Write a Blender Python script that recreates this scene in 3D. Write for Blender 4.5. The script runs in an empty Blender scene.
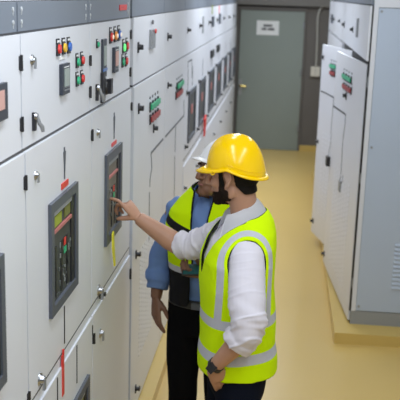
import bpy, bmesh, math, random
from mathutils import Vector, Matrix, noise, Quaternion
random.seed(4)
PI = math.pi
S = 0.72                      # metres per survey unit
H = 3.23 * S                  # eye height above the floor
FPX = 865.66
col = bpy.context.scene.collection

# ------------------------------------------------------------------ camera model
def cam_axes(yaw, pitch, roll):
    cy, sy = math.cos(yaw), math.sin(yaw)
    f = Vector((-sy*math.cos(pitch), cy*math.cos(pitch), -math.sin(pitch)))
    r = Vector((cy, sy, 0)); d = f.cross(r)
    r2 = math.cos(roll)*r + math.sin(roll)*d
    d2 = -math.sin(roll)*r + math.cos(roll)*d
    return r2, d2, f
CR, CD, CF = cam_axes(math.radians(5.2066), math.radians(13.4506), math.radians(-1.867))
def ray(x, y): return CR*((x-200)/FPX) + CD*((y-200)/FPX) + CF
def onY(x, y, Y):
    d = ray(x, y); p = d*(Y/d.y); return Vector((p.x, p.y, p.z+H))
def onX(x, y, X):
    d = ray(x, y); p = d*(X/d.x); return Vector((p.x, p.y, p.z+H))
XL = -S
def L(x, y, w=.026):          # survey point on the left cabinet fronts -> (along the row, height)
    p = onX(x, y, XL-.026+w); return p.y, p.z

# ------------------------------------------------------------------ materials
MATS = {}
def mat(name, rgb, rough=.5, metal=0., emit=0., noise_amt=0., noise_scale=20., coat=0., bump=0., spec=.5, trans=0., alpha=1.):
    if name in MATS: return MATS[name]
    m = bpy.data.materials.new(name); m.use_nodes = True
    nt = m.node_tree; b = nt.nodes['Principled BSDF']
    b.inputs['Base Color'].default_value = (*rgb, 1)
    b.inputs['Roughness'].default_value = rough
    b.inputs['Metallic'].default_value = metal
    b.inputs['Specular IOR Level'].default_value = spec
    b.inputs['Coat Weight'].default_value = coat
    b.inputs['Transmission Weight'].default_value = trans
    if alpha < 1: b.inputs['Alpha'].default_value = alpha
    if emit:
        b.inputs['Emission Color'].default_value = (*rgb, 1); b.inputs['Emission Strength'].default_value = emit
    if noise_amt or bump:
        tc = nt.nodes.new('ShaderNodeTexCoord'); n = nt.nodes.new('ShaderNodeTexNoise')
        n.inputs['Scale'].default_value = noise_scale; n.inputs['Detail'].default_value = 4
        nt.links.new(tc.outputs['Object'], n.inputs['Vector'])
        if noise_amt:
            mx = nt.nodes.new('ShaderNodeMix'); mx.data_type = 'RGBA'
            mx.inputs['A'].default_value = (*[c*(1-noise_amt) for c in rgb], 1)
            mx.inputs['B'].default_value = (*[min(1, c*(1+noise_amt)) for c in rgb], 1)
            nt.links.new(n.outputs['Fac'], mx.inputs['Factor']); nt.links.new(mx.outputs['Result'], b.inputs['Base Color'])
        if bump:
            bp = nt.nodes.new('ShaderNodeBump'); bp.inputs['Strength'].default_value = bump; bp.inputs['Distance'].default_value = .004
            nt.links.new(n.outputs['Fac'], bp.inputs['Height']); nt.links.new(bp.outputs['Normal'], b.inputs['Normal'])
    MATS[name] = m
    return m
white = mat('powder_white', (.69, .705, .77), .38, noise_amt=.03, noise_scale=3)
carc = mat('carcass_dark', (.03, .03, .035), .7)
post = mat('post_grey', (.27, .285, .31), .5)
post_l = mat('screw_zinc', (.5, .52, .55), .4)
slate = mat('slate_header', (.165, .19, .235), .42, noise_amt=.05, noise_scale=5)
frame_d = mat('window_frame_grey', (.085, .095, .12), .45)
meter_m = mat('meter_case', (.035, .042, .06), .4)
black = mat('black_plastic', (.018, .018, .022), .4)
dark_in = mat('window_interior', (.05, .055, .055), .5, noise_amt=.35, noise_scale=40)
chrome = mat('chrome', (.42, .43, .46), .28, 1.)
steel = mat('steel_grey', (.33, .34, .36), .4, .6)
red = mat('signal_red', (.70, .035, .03), .35); salmon = mat('salmon_strip', (.48, .16, .15), .5)
dred = mat('block_red', (.33, .03, .03), .4); yel = mat('signal_yellow', (.85, .50, .03), .35); blu = mat('signal_blue', (.03, .14, .55), .35)
grn = mat('signal_green', (.02, .42, .20), .35); orange = mat('signal_orange', (.85, .33, .06), .35)
lamp_g = mat('lit_green', (.15, .9, .25), .4, emit=.5); lamp_w = mat('lit_lens', (.9, .75, .6), .4, emit=.4)
lamp_b = mat('lit_blue', (.45, .6, 1.), .4, emit=.4)
tan_in = mat('window_interior_tan', (.17, .15, .125), .5, noise_amt=.35, noise_scale=30)
paper = mat('paper_white', (.78, .79, .80), .7)
ink = mat('ink_grey', (.12, .12, .13), .8)
lcd = mat('lcd_green', (.33, .38, .36), .3); screen_p = mat('screen_pink', (.62, .36, .32), .35)
lcdb = mat('display_blue', (.10, .20, .50), .3)
breaker_g = mat('breaker_grey', (.09, .10, .10), .5); breaker_l = mat('breaker_pale', (.22, .24, .24), .5); lime = mat('lime_label', (.30, .36, .03), .5); lime_d = mat('olive_label', (.16, .17, .04), .5); tagy = mat('tag_yellow', (.85, .80, .05), .5)
side_m = mat('side_panel_grey', (.46, .53, .66), .45, noise_amt=.03, noise_scale=2)
base_m = mat('kick_grey', (.30, .31, .32), .5)
floor_m = mat('epoxy_floor', (.64, .45, .15), .33, noise_amt=.05, noise_scale=1.4, spec=.5)
plinth_m = mat('epoxy_plinth', (.62, .44, .135), .38, noise_amt=.06, noise_scale=3)
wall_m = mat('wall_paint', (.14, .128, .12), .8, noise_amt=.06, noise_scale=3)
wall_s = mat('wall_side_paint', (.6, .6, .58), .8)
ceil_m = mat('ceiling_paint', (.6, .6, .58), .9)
door_m = mat('door_paint', (.235, .27, .25), .5, noise_amt=.04, noise_scale=3)
conduit_m = mat('conduit_grey', (.42, .41, .38), .5)
brass = mat('brass', (.55, .42, .14), .3, 1.)
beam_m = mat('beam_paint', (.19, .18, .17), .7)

# ------------------------------------------------------------------ mesh helpers
ORG = {}
def finish(name, bm, mats, parent=None, smooth=False, bevel=0., recalc=True):
    if bevel:
        bmesh.ops.bevel(bm, geom=[e for e in bm.edges if len(e.link_faces) == 2 and e.calc_face_angle(0) > .7], offset=bevel, segments=2, affect='EDGES', profile=.6, clamp_overlap=True)
    if recalc: bmesh.ops.recalc_face_normals(bm, faces=bm.faces)
    me = bpy.data.meshes.new(name); bm.to_mesh(me); bm.free()
    return link(name, me, mats, parent, smooth)
def link(name, me, mats, parent=None, smooth=False):
    if not isinstance(mats, (list, tuple)): mats = [mats]
    for m in mats: me.materials.append(m)
    vs = [v.co for v in me.vertices]
    lo = Vector([min(v[i] for v in vs) for i in range(3)]); hi = Vector([max(v[i] for v in vs) for i in range(3)])
    c = (lo+hi)/2
    if parent is None: c.z = lo.z
    me.transform(Matrix.Translation(-c))
    o = bpy.data.objects.new(name, me); col.objects.link(o)
    ORG[o] = c.copy()
    if parent is not None:
        o.parent = parent; o.location = c-ORG[parent]
    else: o.location = c
    if smooth:
        for p in me.polygons: p.use_smooth = True
    return o
def root(name, loc, label, cat, group=None):
    o = bpy.data.objects.new(name, None); col.objects.link(o); o.location = loc; ORG[o] = Vector(loc)
    o.empty_display_size = .1
    return tag(o, label, cat, group)
def tag(o, label=None, cat=None, group=None, kind=None):
    if label: o['label'] = label
    if cat: o['category'] = cat
    if group: o['group'] = group
    if kind: o['kind'] = kind
    return o
# frames: (u along the row, v up, w outward) -> world
def TL(u, v, w): return Vector((XL-.026+w, u, v))
def make_TR(hx, hy, ang):     # a door in the right row, hinged at (hx, hy), swung into the aisle by ang; u grows away from the hinge
    c, s = math.cos(ang), math.sin(ang)
    def T(u, v, w): return Vector((hx - s*u - c*w, hy + c*u - s*w, v))
    return T
def ident(x, y, z): return Vector((x, y, z))
def box(bm, T, u0, u1, v0, v1, w0, w1, mi=0):
    vs = [bm.verts.new(T(u, v, w)) for u in (u0, u1) for v in (v0, v1) for w in (w0, w1)]
    for q in ((0,1,3,2), (4,6,7,5), (0,4,5,1), (2,3,7,6), (0,2,6,4), (1,5,7,3)):
        f = bm.faces.new([vs[i] for i in q]); f.material_index = mi
def quad(bm, T, pts, w0, w1, mi=0):     # prism over a polygon in (u, v)
    a = [bm.verts.new(T(u, v, w0)) for u, v in pts]; b = [bm.verts.new(T(u, v, w1)) for u, v in pts]
    n = len(pts)
    for f in [bm.faces.new(a[::-1]), bm.faces.new(b)] + [bm.faces.new((a[i], a[(i+1) % n], b[(i+1) % n], b[i])) for i in range(n)]:
        f.material_index = mi
def disc(bm, T, u, v, w0, w1, r0, r1=None, n=16, mi=0):
    if r1 is None: r1 = r0
    a = [bm.verts.new(T(u+r0*math.cos(2*PI*i/n), v+r0*math.sin(2*PI*i/n), w0)) for i in range(n)]
    b = [bm.verts.new(T(u+r1*math.cos(2*PI*i/n), v+r1*math.sin(2*PI*i/n), w1)) for i in range(n)]
    for f in [bm.faces.new(a[::-1]), bm.faces.new(b)] + [bm.faces.new((a[i], a[(i+1) % n], b[(i+1) % n], b[i])) for i in range(n)]:
        f.material_index = mi
def tube(bm, pts, rad, n=14, flat=None, ref=None, mi=0):
    """closed tube through pts with radii; flat = list of thickness ratios across ref direction"""
    pts = [Vector(p) for p in pts]; N = len(pts)
    if not isinstance(rad, (list, tuple)): rad = [rad]*N
    fl = flat if flat else [1]*N
    if not isinstance(fl, (list, tuple)): fl = [fl]*N
    rings = []; prev = None
    for i, p in enumerate(pts):
        t = (pts[min(i+1, N-1)]-pts[max(i-1, 0)]).normalized()
        if ref is not None: a = Vector(ref)
        elif prev is not None: a = prev
        else: a = Vector((0, 0, 1)) if abs(t.z) < .8 else Vector((1, 0, 0))
        a = (a-t*a.dot(t)).normalized(); prev = a; b = t.cross(a)
        rings.append([bm.verts.new(p+a*rad[i]*fl[i]*math.cos(2*PI*k/n)+b*rad[i]*math.sin(2*PI*k/n)) for k in range(n)])
    for i in range(N-1):
        for k in range(n):
            f = bm.faces.new((rings[i][k], rings[i][(k+1) % n], rings[i+1][(k+1) % n], rings[i+1][k])); f.material_index = mi
    f = bm.faces.new(rings[0][::-1]); f.material_index = mi
    f = bm.faces.new(rings[-1]); f.material_index = mi
def ball(bm, T, c, r, n=16, mi=0, rot=None):
    m = bmesh.ops.create_uvsphere(bm, u_segments=n, v_segments=max(6, n//2+2), radius=1)
    for v in m['verts']:
        p = Vector((v.co.x*r[0], v.co.y*r[1], v.co.z*r[2]))
        if rot is not None: p = rot @ p
        v.co = T(c[0]+p.x, c[1]+p.y, c[2]+p.z)
    if mi:
        for v in m['verts']:
            for f in v.link_faces: f.material_index = mi
def catmull(pts, k=6):
    pts = [Vector(p) for p in pts]; out = []
    for i in range(len(pts)-1):
        p0 = pts[max(i-1, 0)]; p1 = pts[i]; p2 = pts[i+1]; p3 = pts[min(i+2, len(pts)-1)]
        for j in range(k):
            t = j/k
            out.append(.5*((2*p1)+(p2-p0)*t+(2*p0-5*p1+4*p2-p3)*t*t+(3*p1-p0-3*p2+p3)*t**3))
    out.append(pts[-1]); return out
def lerpn(vals, k=6):
    out = []
    for i in range(len(vals)-1):
        for j in range(k):
            t = j/k; t = t*t*(3-2*t); out.append(vals[i]*(1-t)+vals[i+1]*t)
    out.append(vals[-1]); return out

# ------------------------------------------------------------------ cabinet fittings
def knob_latch(T, u, v, parent, s=1., name='latch', w=.022):
    bm = bmesh.new(); disc(bm, T, u, v, w, w+.005, .017*s, .015*s, mi=0); disc(bm, T, u, v, w+.005, w+.012*s, .011*s, .009*s, mi=0)
    box(bm, T, u-.006*s, u+.006*s, v-.026*s, v+.006*s, w+.008*s, w+.014*s, mi=1)
    return finish(name, bm, [chrome, steel], parent, bevel=.0012)
def black_knob(T, u, v, parent, s=1., w=.022):
    bm = bmesh.new(); box(bm, T, u-.012*s, u+.012*s, v-.026*s, v+.022*s, w, w+.006, 0)
    disc(bm, T, u, v, w+.005, w+.020, .014*s, .011*s, mi=0); box(bm, T, u-.006*s, u+.020*s, v-.012*s, v+.010*s, w+.016, w+.026, 0)
    return finish('knob', bm, black, parent, bevel=.0015)
def swing_handle(T, u, v, parent, s=1., w=.022):
    bm = bmesh.new()
    box(bm, T, u-.013*s, u+.013*s, v-.05*s, v+.035*s, w, w+.010, 1)
    disc(bm, T, u, v+.018*s, w+.008, w+.016, .018*s, .014*s, mi=0)
    tube(bm, [T(u, v+.014*s, w+.014), T(u+.004*s, v-.016*s, w+.020), T(u+.012*s, v-.032*s, w+.026), T(u+.016*s, v-.056*s, w+.028)], [.009*s, .010*s, .011*s, .009*s], 10, mi=2)
    return finish('handle', bm, [chrome, black, steel], parent, bevel=.001)
def hinge(T, u, v0, v1, parent, w=.018):
    bm = bmesh.new(); box(bm, T, u-.008, u+.007, v0, v1, w-.004, w+.004); tube(bm, [T(u+.004, v0-.003, w+.004), T(u+.004, v1+.003, w+.004)], .0045, 8)
    return finish('hinge', bm, black, parent, bevel=.001)
def door(name, T, u0, u1, v0, v1, w1, parent, m=None, w0=0.):
    bm = bmesh.new(); box(bm, T, u0, u1, v0, v1, w0, w1)
    return finish(name, bm, m or white, parent, bevel=.004)
def lights(T, uvs, mats, parent, r=.013, w=.022, name='indicator_light', holder=True):
    for (u, v), m in zip(uvs, mats):
        bm = bmesh.new()
        if holder:
            box(bm, T, u-r*1.15, u+r*1.15, v+r*1.15, v+r*2.1, w, w+.003, 1); box(bm, T, u-r*.8, u+r*.8, v+r*1.35, v+r*1.75, w+.003, w+.004, 2)
            box(bm, T, u-r*1.1, u+r*1.1, v-r*1.4, v+r*1.2, w, w+.006, 1)
        disc(bm, T, u, v, w+.004, w+.012, r*1.0, r*.9, mi=0)
        finish(name, bm, [m, black, paper], parent, bevel=.001)
def display(T, u0, u1, v0, v1, parent, lcd_m=None, w=.018, d=.022, name='meter', keys=True, body=None):
    bm = bmesh.new(); box(bm, T, u0, u1, v0, v1, w, w+d)
    o = finish(name, bm, body or meter_m, parent, bevel=.002)
    du, dv = u1-u0, v1-v0
    bm = bmesh.new(); box(bm, T, u0+.25*du, u1-.18*du, v0+.30*dv, v1-.18*dv, w+d-.001, w+d+.002)
    finish('screen', bm, lcd_m or lcd, o)
    return o
def display2(T, u0, u1, v0, v1, parent, lcd_m, w=.018, d=.022):
    """rim + recessed key strips in one body, screen as its own face"""
    bm = bmesh.new(); box(bm, T, u0, u1, v0, v1, w, w+d, 0)
    du, dv = u1-u0, v1-v0
    for k in range(4):
        box(bm, T, u0+(.2+.17*k)*du, u0+(.31+.17*k)*du, v0+.12*dv, v0+.17*dv, w+d, w+d+.003, 1)
        box(bm, T, u0+(.2+.17*k)*du, u0+(.31+.17*k)*du, v0+.88*dv, v0+.91*dv, w+d, w+d+.002, 2)
    box(bm, T, u0+.16*du, u1-.12*du, v0+.22*dv, v0+.235*dv, w+d, w+d+.002, 1)
    box(bm, T, u0+.22*du, u1-.15*du, v0+.26*dv, v1-.16*dv, w+d-.001, w+d+.0025, 3)
    return finish('meter', bm, [meter_m, steel, paper, lcd_m], parent, bevel=.0012)
def red_tag(T, u0, u1, v0, v1, parent, w=.018):
    bm = bmesh.new(); box(bm, T, u0, u1, v0, v1, w, w+.003, 0)
    finish('warning_label', bm, red, parent)
def pointer(T, u, v0, v1, parent, w=.018):
    """mimic line with an arrow head half way"""
    bm = bmesh.new(); box(bm, T, u-.006, u+.006, v0, v1, w, w+.002)
    m = (v0+v1)/2+.01
    quad(bm, T, [(u-.014, m+.03), (u+.014, m+.03), (u+.003, m-.04), (u-.003, m-.04)], w+.0005, w+.003)
    finish('mimic_line', bm, frame_d, parent)
def inspect_window(T, u0, u1, v0, v1, door_o, w=.018, detail=1, seed=0, fw=.033, name='window', tan=False):
    """deep dark frame, glazed, with the breaker bay behind it"""
    bm = bmesh.new(); d = .012
    for a in ((u0, u0+fw, v0, v1), (u1-fw, u1, v0, v1), (u0+fw, u1-fw, v0, v0+fw), (u0+fw, u1-fw, v1-fw, v1)): box(bm, T, *a, w-.002, w+d, 0)
    o = finish(name, bm, frame_d, door_o, bevel=.003)
    a0, a1, b0, b1 = u0+fw, u1-fw, v0+fw, v1-fw
    bm = bmesh.new(); box(bm, T, a0, a1, b0, b1, w-.001, w+.001, 0)
    finish('back_plate', bm, tan_in if tan else dark_in, o)
    rnd = random.Random(seed); du, dv = a1-a0, b1-b0
    if detail:
        for q in () if tan else ((.10, .40, .10, .25, lime), (.55, .80, .09, .24, lime_d)):
            bm = bmesh.new(); box(bm, T, a0+q[0]*du, a0+q[1]*du, b1-q[3]*dv*.75, b1-q[2]*dv*.75, w+.001, w+.005); finish('lime_label', bm, q[4], o)
        bm = bmesh.new(); box(bm, T, a0+.02*du, a0+.82*du, b1-.05*dv, b1-.0*dv, w+.001, w+.009); finish('top_plate', bm, post, o)
        bm = bmesh.new(); box(bm, T, a1-.16*du, a1, b0, b1, w+.001, w+.006); finish('jamb', bm, black, o)
        bm = bmesh.new(); box(bm, T, a0+.0*du, a1-.16*du, b1-.245*dv, b1-.212*dv, w+.001, w+.008, 0)
        finish('shutter_strip', bm, salmon, o)
        bm = bmesh.new()
        for k in range(30):
            pu = a0+du*rnd.uniform(.08, .9); pv = b0+dv*rnd.uniform(.03, .6); s = rnd.uniform(.003, .009)
            box(bm, T, pu-s, pu+s, pv-s*rnd.uniform(.6, 2), pv+s, w+.001, w+.004, rnd.choice((0, 1, 1, 0)))
        for k in range(3): box(bm, T, a0+(.12+.26*k)*du, a0+(.19+.26*k)*du, b0+.04*dv, b0+.6*dv, w+.001, w+.004, 2)
        finish('breaker_face', bm, [breaker_g, breaker_l, black], o)
        bm = bmesh.new(); box(bm, T, a0+.50*du, a0+.58*du, b0+.52*dv, b0+.60*dv, w+.004, w+.006, 0); finish('red_flag', bm, red, o)
        bm = bmesh.new(); box(bm, T, a0+.50*du, a0+.60*du, b0+.43*dv, b0+.50*dv, w+.004, w+.006, 0); finish('green_flag', bm, grn, o)
    return o
def louvres(T, u0, u1, v0, v1, cols, rows, parent, w=.018, tilt=0.):
    bm = bmesh.new(); cu = (u1-u0)/cols; cv = (v1-v0)/rows
    for i in range(cols):
        for j in range(rows):
            a = u0+cu*(i+.12); b = u0+cu*(i+.88); v = v0+cv*(j+.25)
            vs = [T(a, v, w), T(b, v, w), T(b, v+cv*.5, w), T(a, v+cv*.5, w), T(a+.003, v+.001, w+.003), T(b-.003, v+.001, w+.003)]
            vs = [bm.verts.new(p) for p in vs]
            for q in ((0, 1, 5, 4), (4, 5, 2, 3), (0, 4, 3), (1, 2, 5)): bm.faces.new([vs[k] for k in q])
    return finish('louvre_vent', bm, white, parent)

Z_TOP = H-.055*S; Z_HB = H-.170*S; Z_SEAM = H-.628*S; Z_LOW = H-1.72*S; Z_PL = H-3.12*S
def header(T, u0, u1, parent, clips=True, zt=None, zb=None):
    zt = zt or Z_TOP; zb = zb or Z_HB
    bm = bmesh.new(); box(bm, T, u0+.006, u1-.006, zb, zt, 0, .014)
    hd = finish('header_panel', bm, slate, parent, bevel=.003)
    if clips:
        for u in (u0+.038, u1-.038):
            for f in (.30, .72):
                bm = bmesh.new(); v = zb+(zt-zb)*f
                disc(bm, T, u, v+.004, .014, .0165, .006); box(bm, T, u-.002, u+.002, v-.012, v, .014, .0155)
                finish('screw', bm, post_l, hd)
    return hd
def carcass(u0, u1, parent, T=TL, depth=.62, zt=None, z0=None):
    bm = bmesh.new(); box(bm, T, u0+.001, u1-.001, z0 or Z_PL, zt or Z_TOP, -depth, -.001)
    finish('body', bm, carc, parent)
    bm = bmesh.new(); box(bm, T, u0+.02, u1-.02, (zt or Z_TOP), (zt or Z_TOP)+.07, -depth+.02, -.06)
    for k in range(3):
        disc(bm, lambda a, b, c: T(a, c, b), u0+.15+k*(u1-u0-.3)/2, -.10, (zt or Z_TOP)+.07, (zt or Z_TOP)+.09, .014)
    finish('top_cover', bm, white, parent)

G = .005
def seams(c, u0, u1, T=TL):
    for z0, z1, w in ((Z_SEAM-.003, Z_SEAM+.006, .021), (Z_HB-.005, Z_HB+.003, .0145)):
        bm = bmesh.new(); box(bm, T, u0, u1, z0, z1, 0, w); finish('dark_gap_strip', bm, black, c)  # black strip stands in for the shade inside the open seam
def near_cabinet(u0, u1, label):
    c = root('switchgear_cabinet', (XL-.3, (u0+u1)/2, Z_PL), label, 'electrical cabinet', 'near switchgear cabinets in the left row')
    carcass(u0, u1, c); header(TL, u0, u1, c); seams(c, u0, u1)
    ud = door('upper_door', TL, u0+G, u1-G, Z_SEAM+.006, Z_HB-.004, .022, c)
    ld = door('middle_door', TL, u0+G, u1-G, Z_LOW+.005, Z_SEAM-.004, .030, c)
    bm = bmesh.new(); box(bm, TL, u0, u1, Z_LOW-.040, Z_LOW-.006, 0, .028); finish('rail', bm, white, c, bevel=.001)
    bm = bmesh.new(); box(bm, TL, u0, u1, Z_LOW-.006, Z_LOW+.004, 0, .0275); finish('dark_gap_strip', bm, black, c)  # black fill for the shaded gap above the rail
    bd = door('lower_door', TL, u0+G, u1-G, Z_PL+.012, Z_LOW-.041, .035, c)
    return c, ud, ld, bd
WU, WM = .022, .030
def hinges(u, vs, parent, w):
    for v0, v1 in vs: hinge(TL, u, v0, v1, parent, w)
def span(x, ya, yb):
    a = L(x, ya); b = L(x, yb); return b[1], a[1]

UA0, UA1, UB1, UC1 = 1.50, 3.27*S, 4.472*S, 5.665*S
# ---- cabinet A (cut by the left edge of the frame)
cA, udA, ldA, bdA = near_cabinet(UA0, UA1, 'white switchgear cabinet cut by the left edge of the frame, pink screen meter')
u1_, vt = L(7.6, 82, .034); _, vb = L(7.6, 118.5, .034)
mt = display(TL, u1_-.17, u1_, vb, vt, udA, screen_p, WU, .012)
u1_, vt = L(4.6, 253, .042); _, vb = L(4.6, 385, .042)
inspect_window(TL, u1_-.40, u1_, vb, vt, ldA, WM, seed=1)
hinges(UA1-.010, [span(21.5, 56, 70), span(22, 118, 131)], udA, WU); hinges(UA1-.010, [span(23.5, 176, 189), span(27, 392, 405)], ldA, WM)
# ---- cabinet B
cB, udB, ldB, bdB = near_cabinet(UA1, UB1, 'white switchgear cabinet with red, yellow and blue lamps above a grey meter')
lights(TL, [L(58.5, 49), L(64, 47.8), L(69, 46.8)], [red, yel, blu], udB, .0155)
bm = bmesh.new(); a = L(60, 60.5); b = L(66, 55.5); box(bm, TL, a[0], b[0], a[1], b[1], WU, WU+.002); finish('label_plate', bm, paper, udB)
a = L(59.3, 95.5, .022); b = L(70, 62.5, .034); display2(TL, a[0], b[0], a[1], b[1], udB, lcd, WU, .012)
lights(TL, [L(77.6, 62), L(82.2, 60.2)], [grn, red], udB, .0145, name='push_button')
lights(TL, [L(77.6, 80.5), L(82.2, 78.5)], [grn, red], udB, .0145, name='push_button')
knob_latch(TL, *L(33, 60), udB, .95); swing_handle(TL, *L(34, 120), udB, .62)
hinges(UB1-.010, [span(91, 56, 65), span(90.7, 87, 97)], udB, WU); hinges(UB1-.010, [span(90.6, 130, 140), span(90, 326, 334)], ldB, WM)
knob_latch(TL, *L(34, 175), ldB, .85, w=WM)
u, v1 = L(63, 147); _, v0 = L(63, 179); pointer(TL, u, v0, v1, ldB, WM)
a = L(60, 190); b = L(66.6, 178.5); red_tag(TL, a[0], b[0], a[1], b[1]+.0, ldB, WM)
a = L(49, 319, .030); b = L(78.5, 181, .042); c_ = L(49, 204, .030)
inspect_window(TL, a[0], b[0], a[1], c_[1], ldB, WM, seed=2)
knob_latch(TL, *L(38.5, 379), ldB, 1.35, 'handle', WM)
bm = bmesh.new(); u, va = L(63, 306); _, vb = L(64, 342); box(bm, TL, u-.004, u+.004, vb, va, WM, WM+.002); finish('mimic_line', bm, black, ldB)
for (x, ya, yb) in ((54.5, 366, 420), (74.3, 334, 383)):
    bm = bmesh.new(); u, va = L(x, ya); _, vb = L(x, yb); box(bm, TL, u-.004, u+.004, vb, min(va, Z_LOW-.05), WM, WM+.007); finish('mimic_line', bm, black, bdB)
a = L(68, 420); b = L(85, 374); inspect_window(TL, L(66, 400)[0], b[0], b[1]-.35, b[1], bdB, .035, seed=3, detail=1)
# ---- cabinet C
cC, udC, ldC, bdC = near_cabinet(UB1, UC1, 'white switchgear cabinet with a red logo on its header, third from left, being pointed at')
a = L(122, 10.5); b = L(129, 4.5)
bm = bmesh.new(); box(bm, TL, a[0], b[0], a[1], b[1], .014, .017, 0)
for k in range(4): box(bm, TL, a[0]+.012+k*.022, a[0]+.028+k*.022, a[1]+.014, b[1]-.012, .017, .018, 1)
finish('logo_plate', bm, [red, salmon], cC)
lights(TL, [L(111, 37), L(115.3, 35.7), L(119, 34.5)], [red, orange, blu], udC, .019)
bm = bmesh.new()
for p in (L(111.3, 37), L(115.6, 35.7), L(119.2, 34.5)): disc(bm, TL, p[0], p[1], WU+.012, WU+.015, .009)
finish('lens', bm, lamp_w, udC)
a = L(101, 77.5, .022); b = L(107, 38.5, .030); display(TL, a[0], b[0], a[1], b[1], udC, lcd, WU, .008)
bm = bmesh.new(); p = L(101.6, 75.0); q = L(106, 65); box(bm, TL, p[0]+.01, q[0], p[1]+.012, q[1]-.01, WU+.008, WU+.011); finish('blue_keypad', bm, lcdb, udC)
a = L(112, 73, .022); b = L(119, 46.5, .034); display2(TL, a[0], b[0], a[1], b[1], udC, screen_p, WU, .012)
lights(TL, [L(123.8, 47.5), L(127, 46)], [lamp_g, red], udC, .018, name='push_button')
lights(TL, [L(123, 62), L(126.3, 61)], [grn, red], udC, .017, name='push_button')
lights(TL, [L(97.6, 44.5)], [grn], udC, .010, name='key_lock')
bm = bmesh.new(); p = L(102.5, 87.5); box(bm, TL, p[0]-.022, p[0]+.022, p[1]-.06, p[1]+.06, WU, WU+.012)
disc(bm, TL, p[0]+.055, p[1]-.002, WU, WU+.018, .036, .030); box(bm, TL, p[0]+.045, p[0]+.085, p[1]-.03, p[1]+.03, WU+.016, WU+.030)
finish('rotary_switch', bm, black, udC, bevel=.003)
swing_handle(TL, *L(97, 91), udC, .75)
hinges(UC1-.012, [span(131, 30.5, 38.5), span(130.7, 68, 76)], udC, WU); hinges(UC1-.012, [span(130, 103, 110)], ldC, WM)
knob_latch(TL, *L(96.4, 132), ldC, .9, w=WM)
u, v1 = L(113.2, 112.5); _, v0 = L(113.2, 138.5); pointer(TL, u, v0, v1, ldC, WM)
a = L(110.5, 147); b = L(115.2, 139.5); red_tag(TL, a[0], b[0], a[1], b[1], ldC, WM)
a = L(104, 247, .030); b = L(122.7, 143, .042); c_ = L(104, 156, .030)
inspect_window(TL, a[0], b[0], a[1], c_[1], ldC, WM, seed=5, fw=.038, tan=True)
knob_latch(TL, *L(97.5, 290), ldC, 1.5, 'handle', WM); black_knob(TL, *L(98.5, 294), ldC, .7, WM)
hinges(UC1-.012, [span(128.7, 268, 277)], bdC, .035)
knob_latch(TL, *L(98, 333), bdC, 1.2, 'handle', .035)
hinges(UB1+.012, [span(90, 336, 345)], bdC, .035)

# loose things hanging on the doors
p = L(60.5, 354); q = L(61, 394)
bm = bmesh.new(); box(bm, TL, p[0]-.018, p[0]+.010, q[1], p[1], WM+.003, WM+.007); box(bm, TL, p[0]-.008, p[0]+.0, p[1], p[1]+.02, WM+.004, WM+.010)
tag(finish('lockout_tag', bm, red, None, bevel=.002), 'red tag hanging over the rail under the second cabinet at lower left', 'tag')
p0, p1, p2 = L(111.5, 234, .047), L(111.6, 248, .047), L(113.2, 266, .047)
bm = bmesh.new()
quad(bm, TL, [(p0[0]-.012, p0[1]), (p0[0]+.012, p0[1]+.01), (p1[0]+.024, p1[1]), (p2[0]+.014, p2[1]), (p2[0]-.004, p2[1]), (p1[0]-.010, p1[1])], WM+.020, WM+.026)
tag(finish('yellow_tag', bm, tagy, None, bevel=.001), 'yellow tag hanging below the window frame beside the pointing hand', 'tag')

# ---- post between the two groups
bm = bmesh.new(); box(bm, TL, UC1, 5.765*S, Z_PL, Z_TOP, -.3, .006); tag(finish('column_strip', bm, post, None, bevel=.003), 'narrow grey upright strip between the third and fourth left cabinets', 'upright', )

# ---- far group, left row
F = [5.77*S, 7.31*S, 8.83*S, 10.08*S, 11.28*S, 12.55*S, 13.85*S, 15.15*S, 16.45*S, 17.75*S]
def far_root(i, label):
    c = root('switchgear_cabinet', (XL-.3, (F[i]+F[i+1])/2, Z_PL), label, 'electrical cabinet', 'far switchgear cabinets in the left row')
    carcass(F[i], F[i+1], c); header(TL, F[i], F[i+1], c, clips=False); seams(c, F[i], F[i+1])
    ud = door('upper_door', TL, F[i]+G, F[i+1]-G, Z_SEAM+.006, Z_HB-.004, .022, c)
    return c, ud
# 4th and 5th: tall lower doors with mimic lines
c4, ud4 = far_root(0, 'white switchgear cabinet right after the grey upright, upper door with a tall grey meter')
ld4 = door('lower_door', TL, F[0]+G, F[1]-G, Z_PL+.012, Z_SEAM-.004, .030, c4)
c5, ud5 = far_root(1, 'white switchgear cabinet behind the green and red handle blocks, fifth from left')
ld5 = door('lower_door', TL, F[1]+G, F[2]-G, Z_PL+.012, Z_SEAM-.004, .030, c5)
a = L(149.6, 53); b = L(154.6, 25); display(TL, a[0], b[0], a[1]+.02, b[1]-.02, ud4, post, WU, .012, body=steel)
p = L(152.2, 22); lights(TL, [p], [ink], ud4, .012, w=WU, holder=False); p = L(153, 31); lights(TL, [p], [red], ud4, .012, w=.034, holder=False)
black_knob(TL, *L(138.6, 47), ud4, 1.1); black_knob(TL, *L(168.2, 36.5), ud5, 1.0)
black_knob(TL, *L(137.6, 108), ld4, 1.1, .03); black_knob(TL, *L(135, 254), ld4, .9, .03); black_knob(TL, *L(134.5, 388.5), ld4, .9, .03)
black_knob(TL, *L(152.6, 128), ld4, 1.0, .03); black_knob(TL, *L(167, 85), ld5, .8, .03); black_knob(TL, *L(167.6, 205), ld5, .8, .03)
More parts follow.
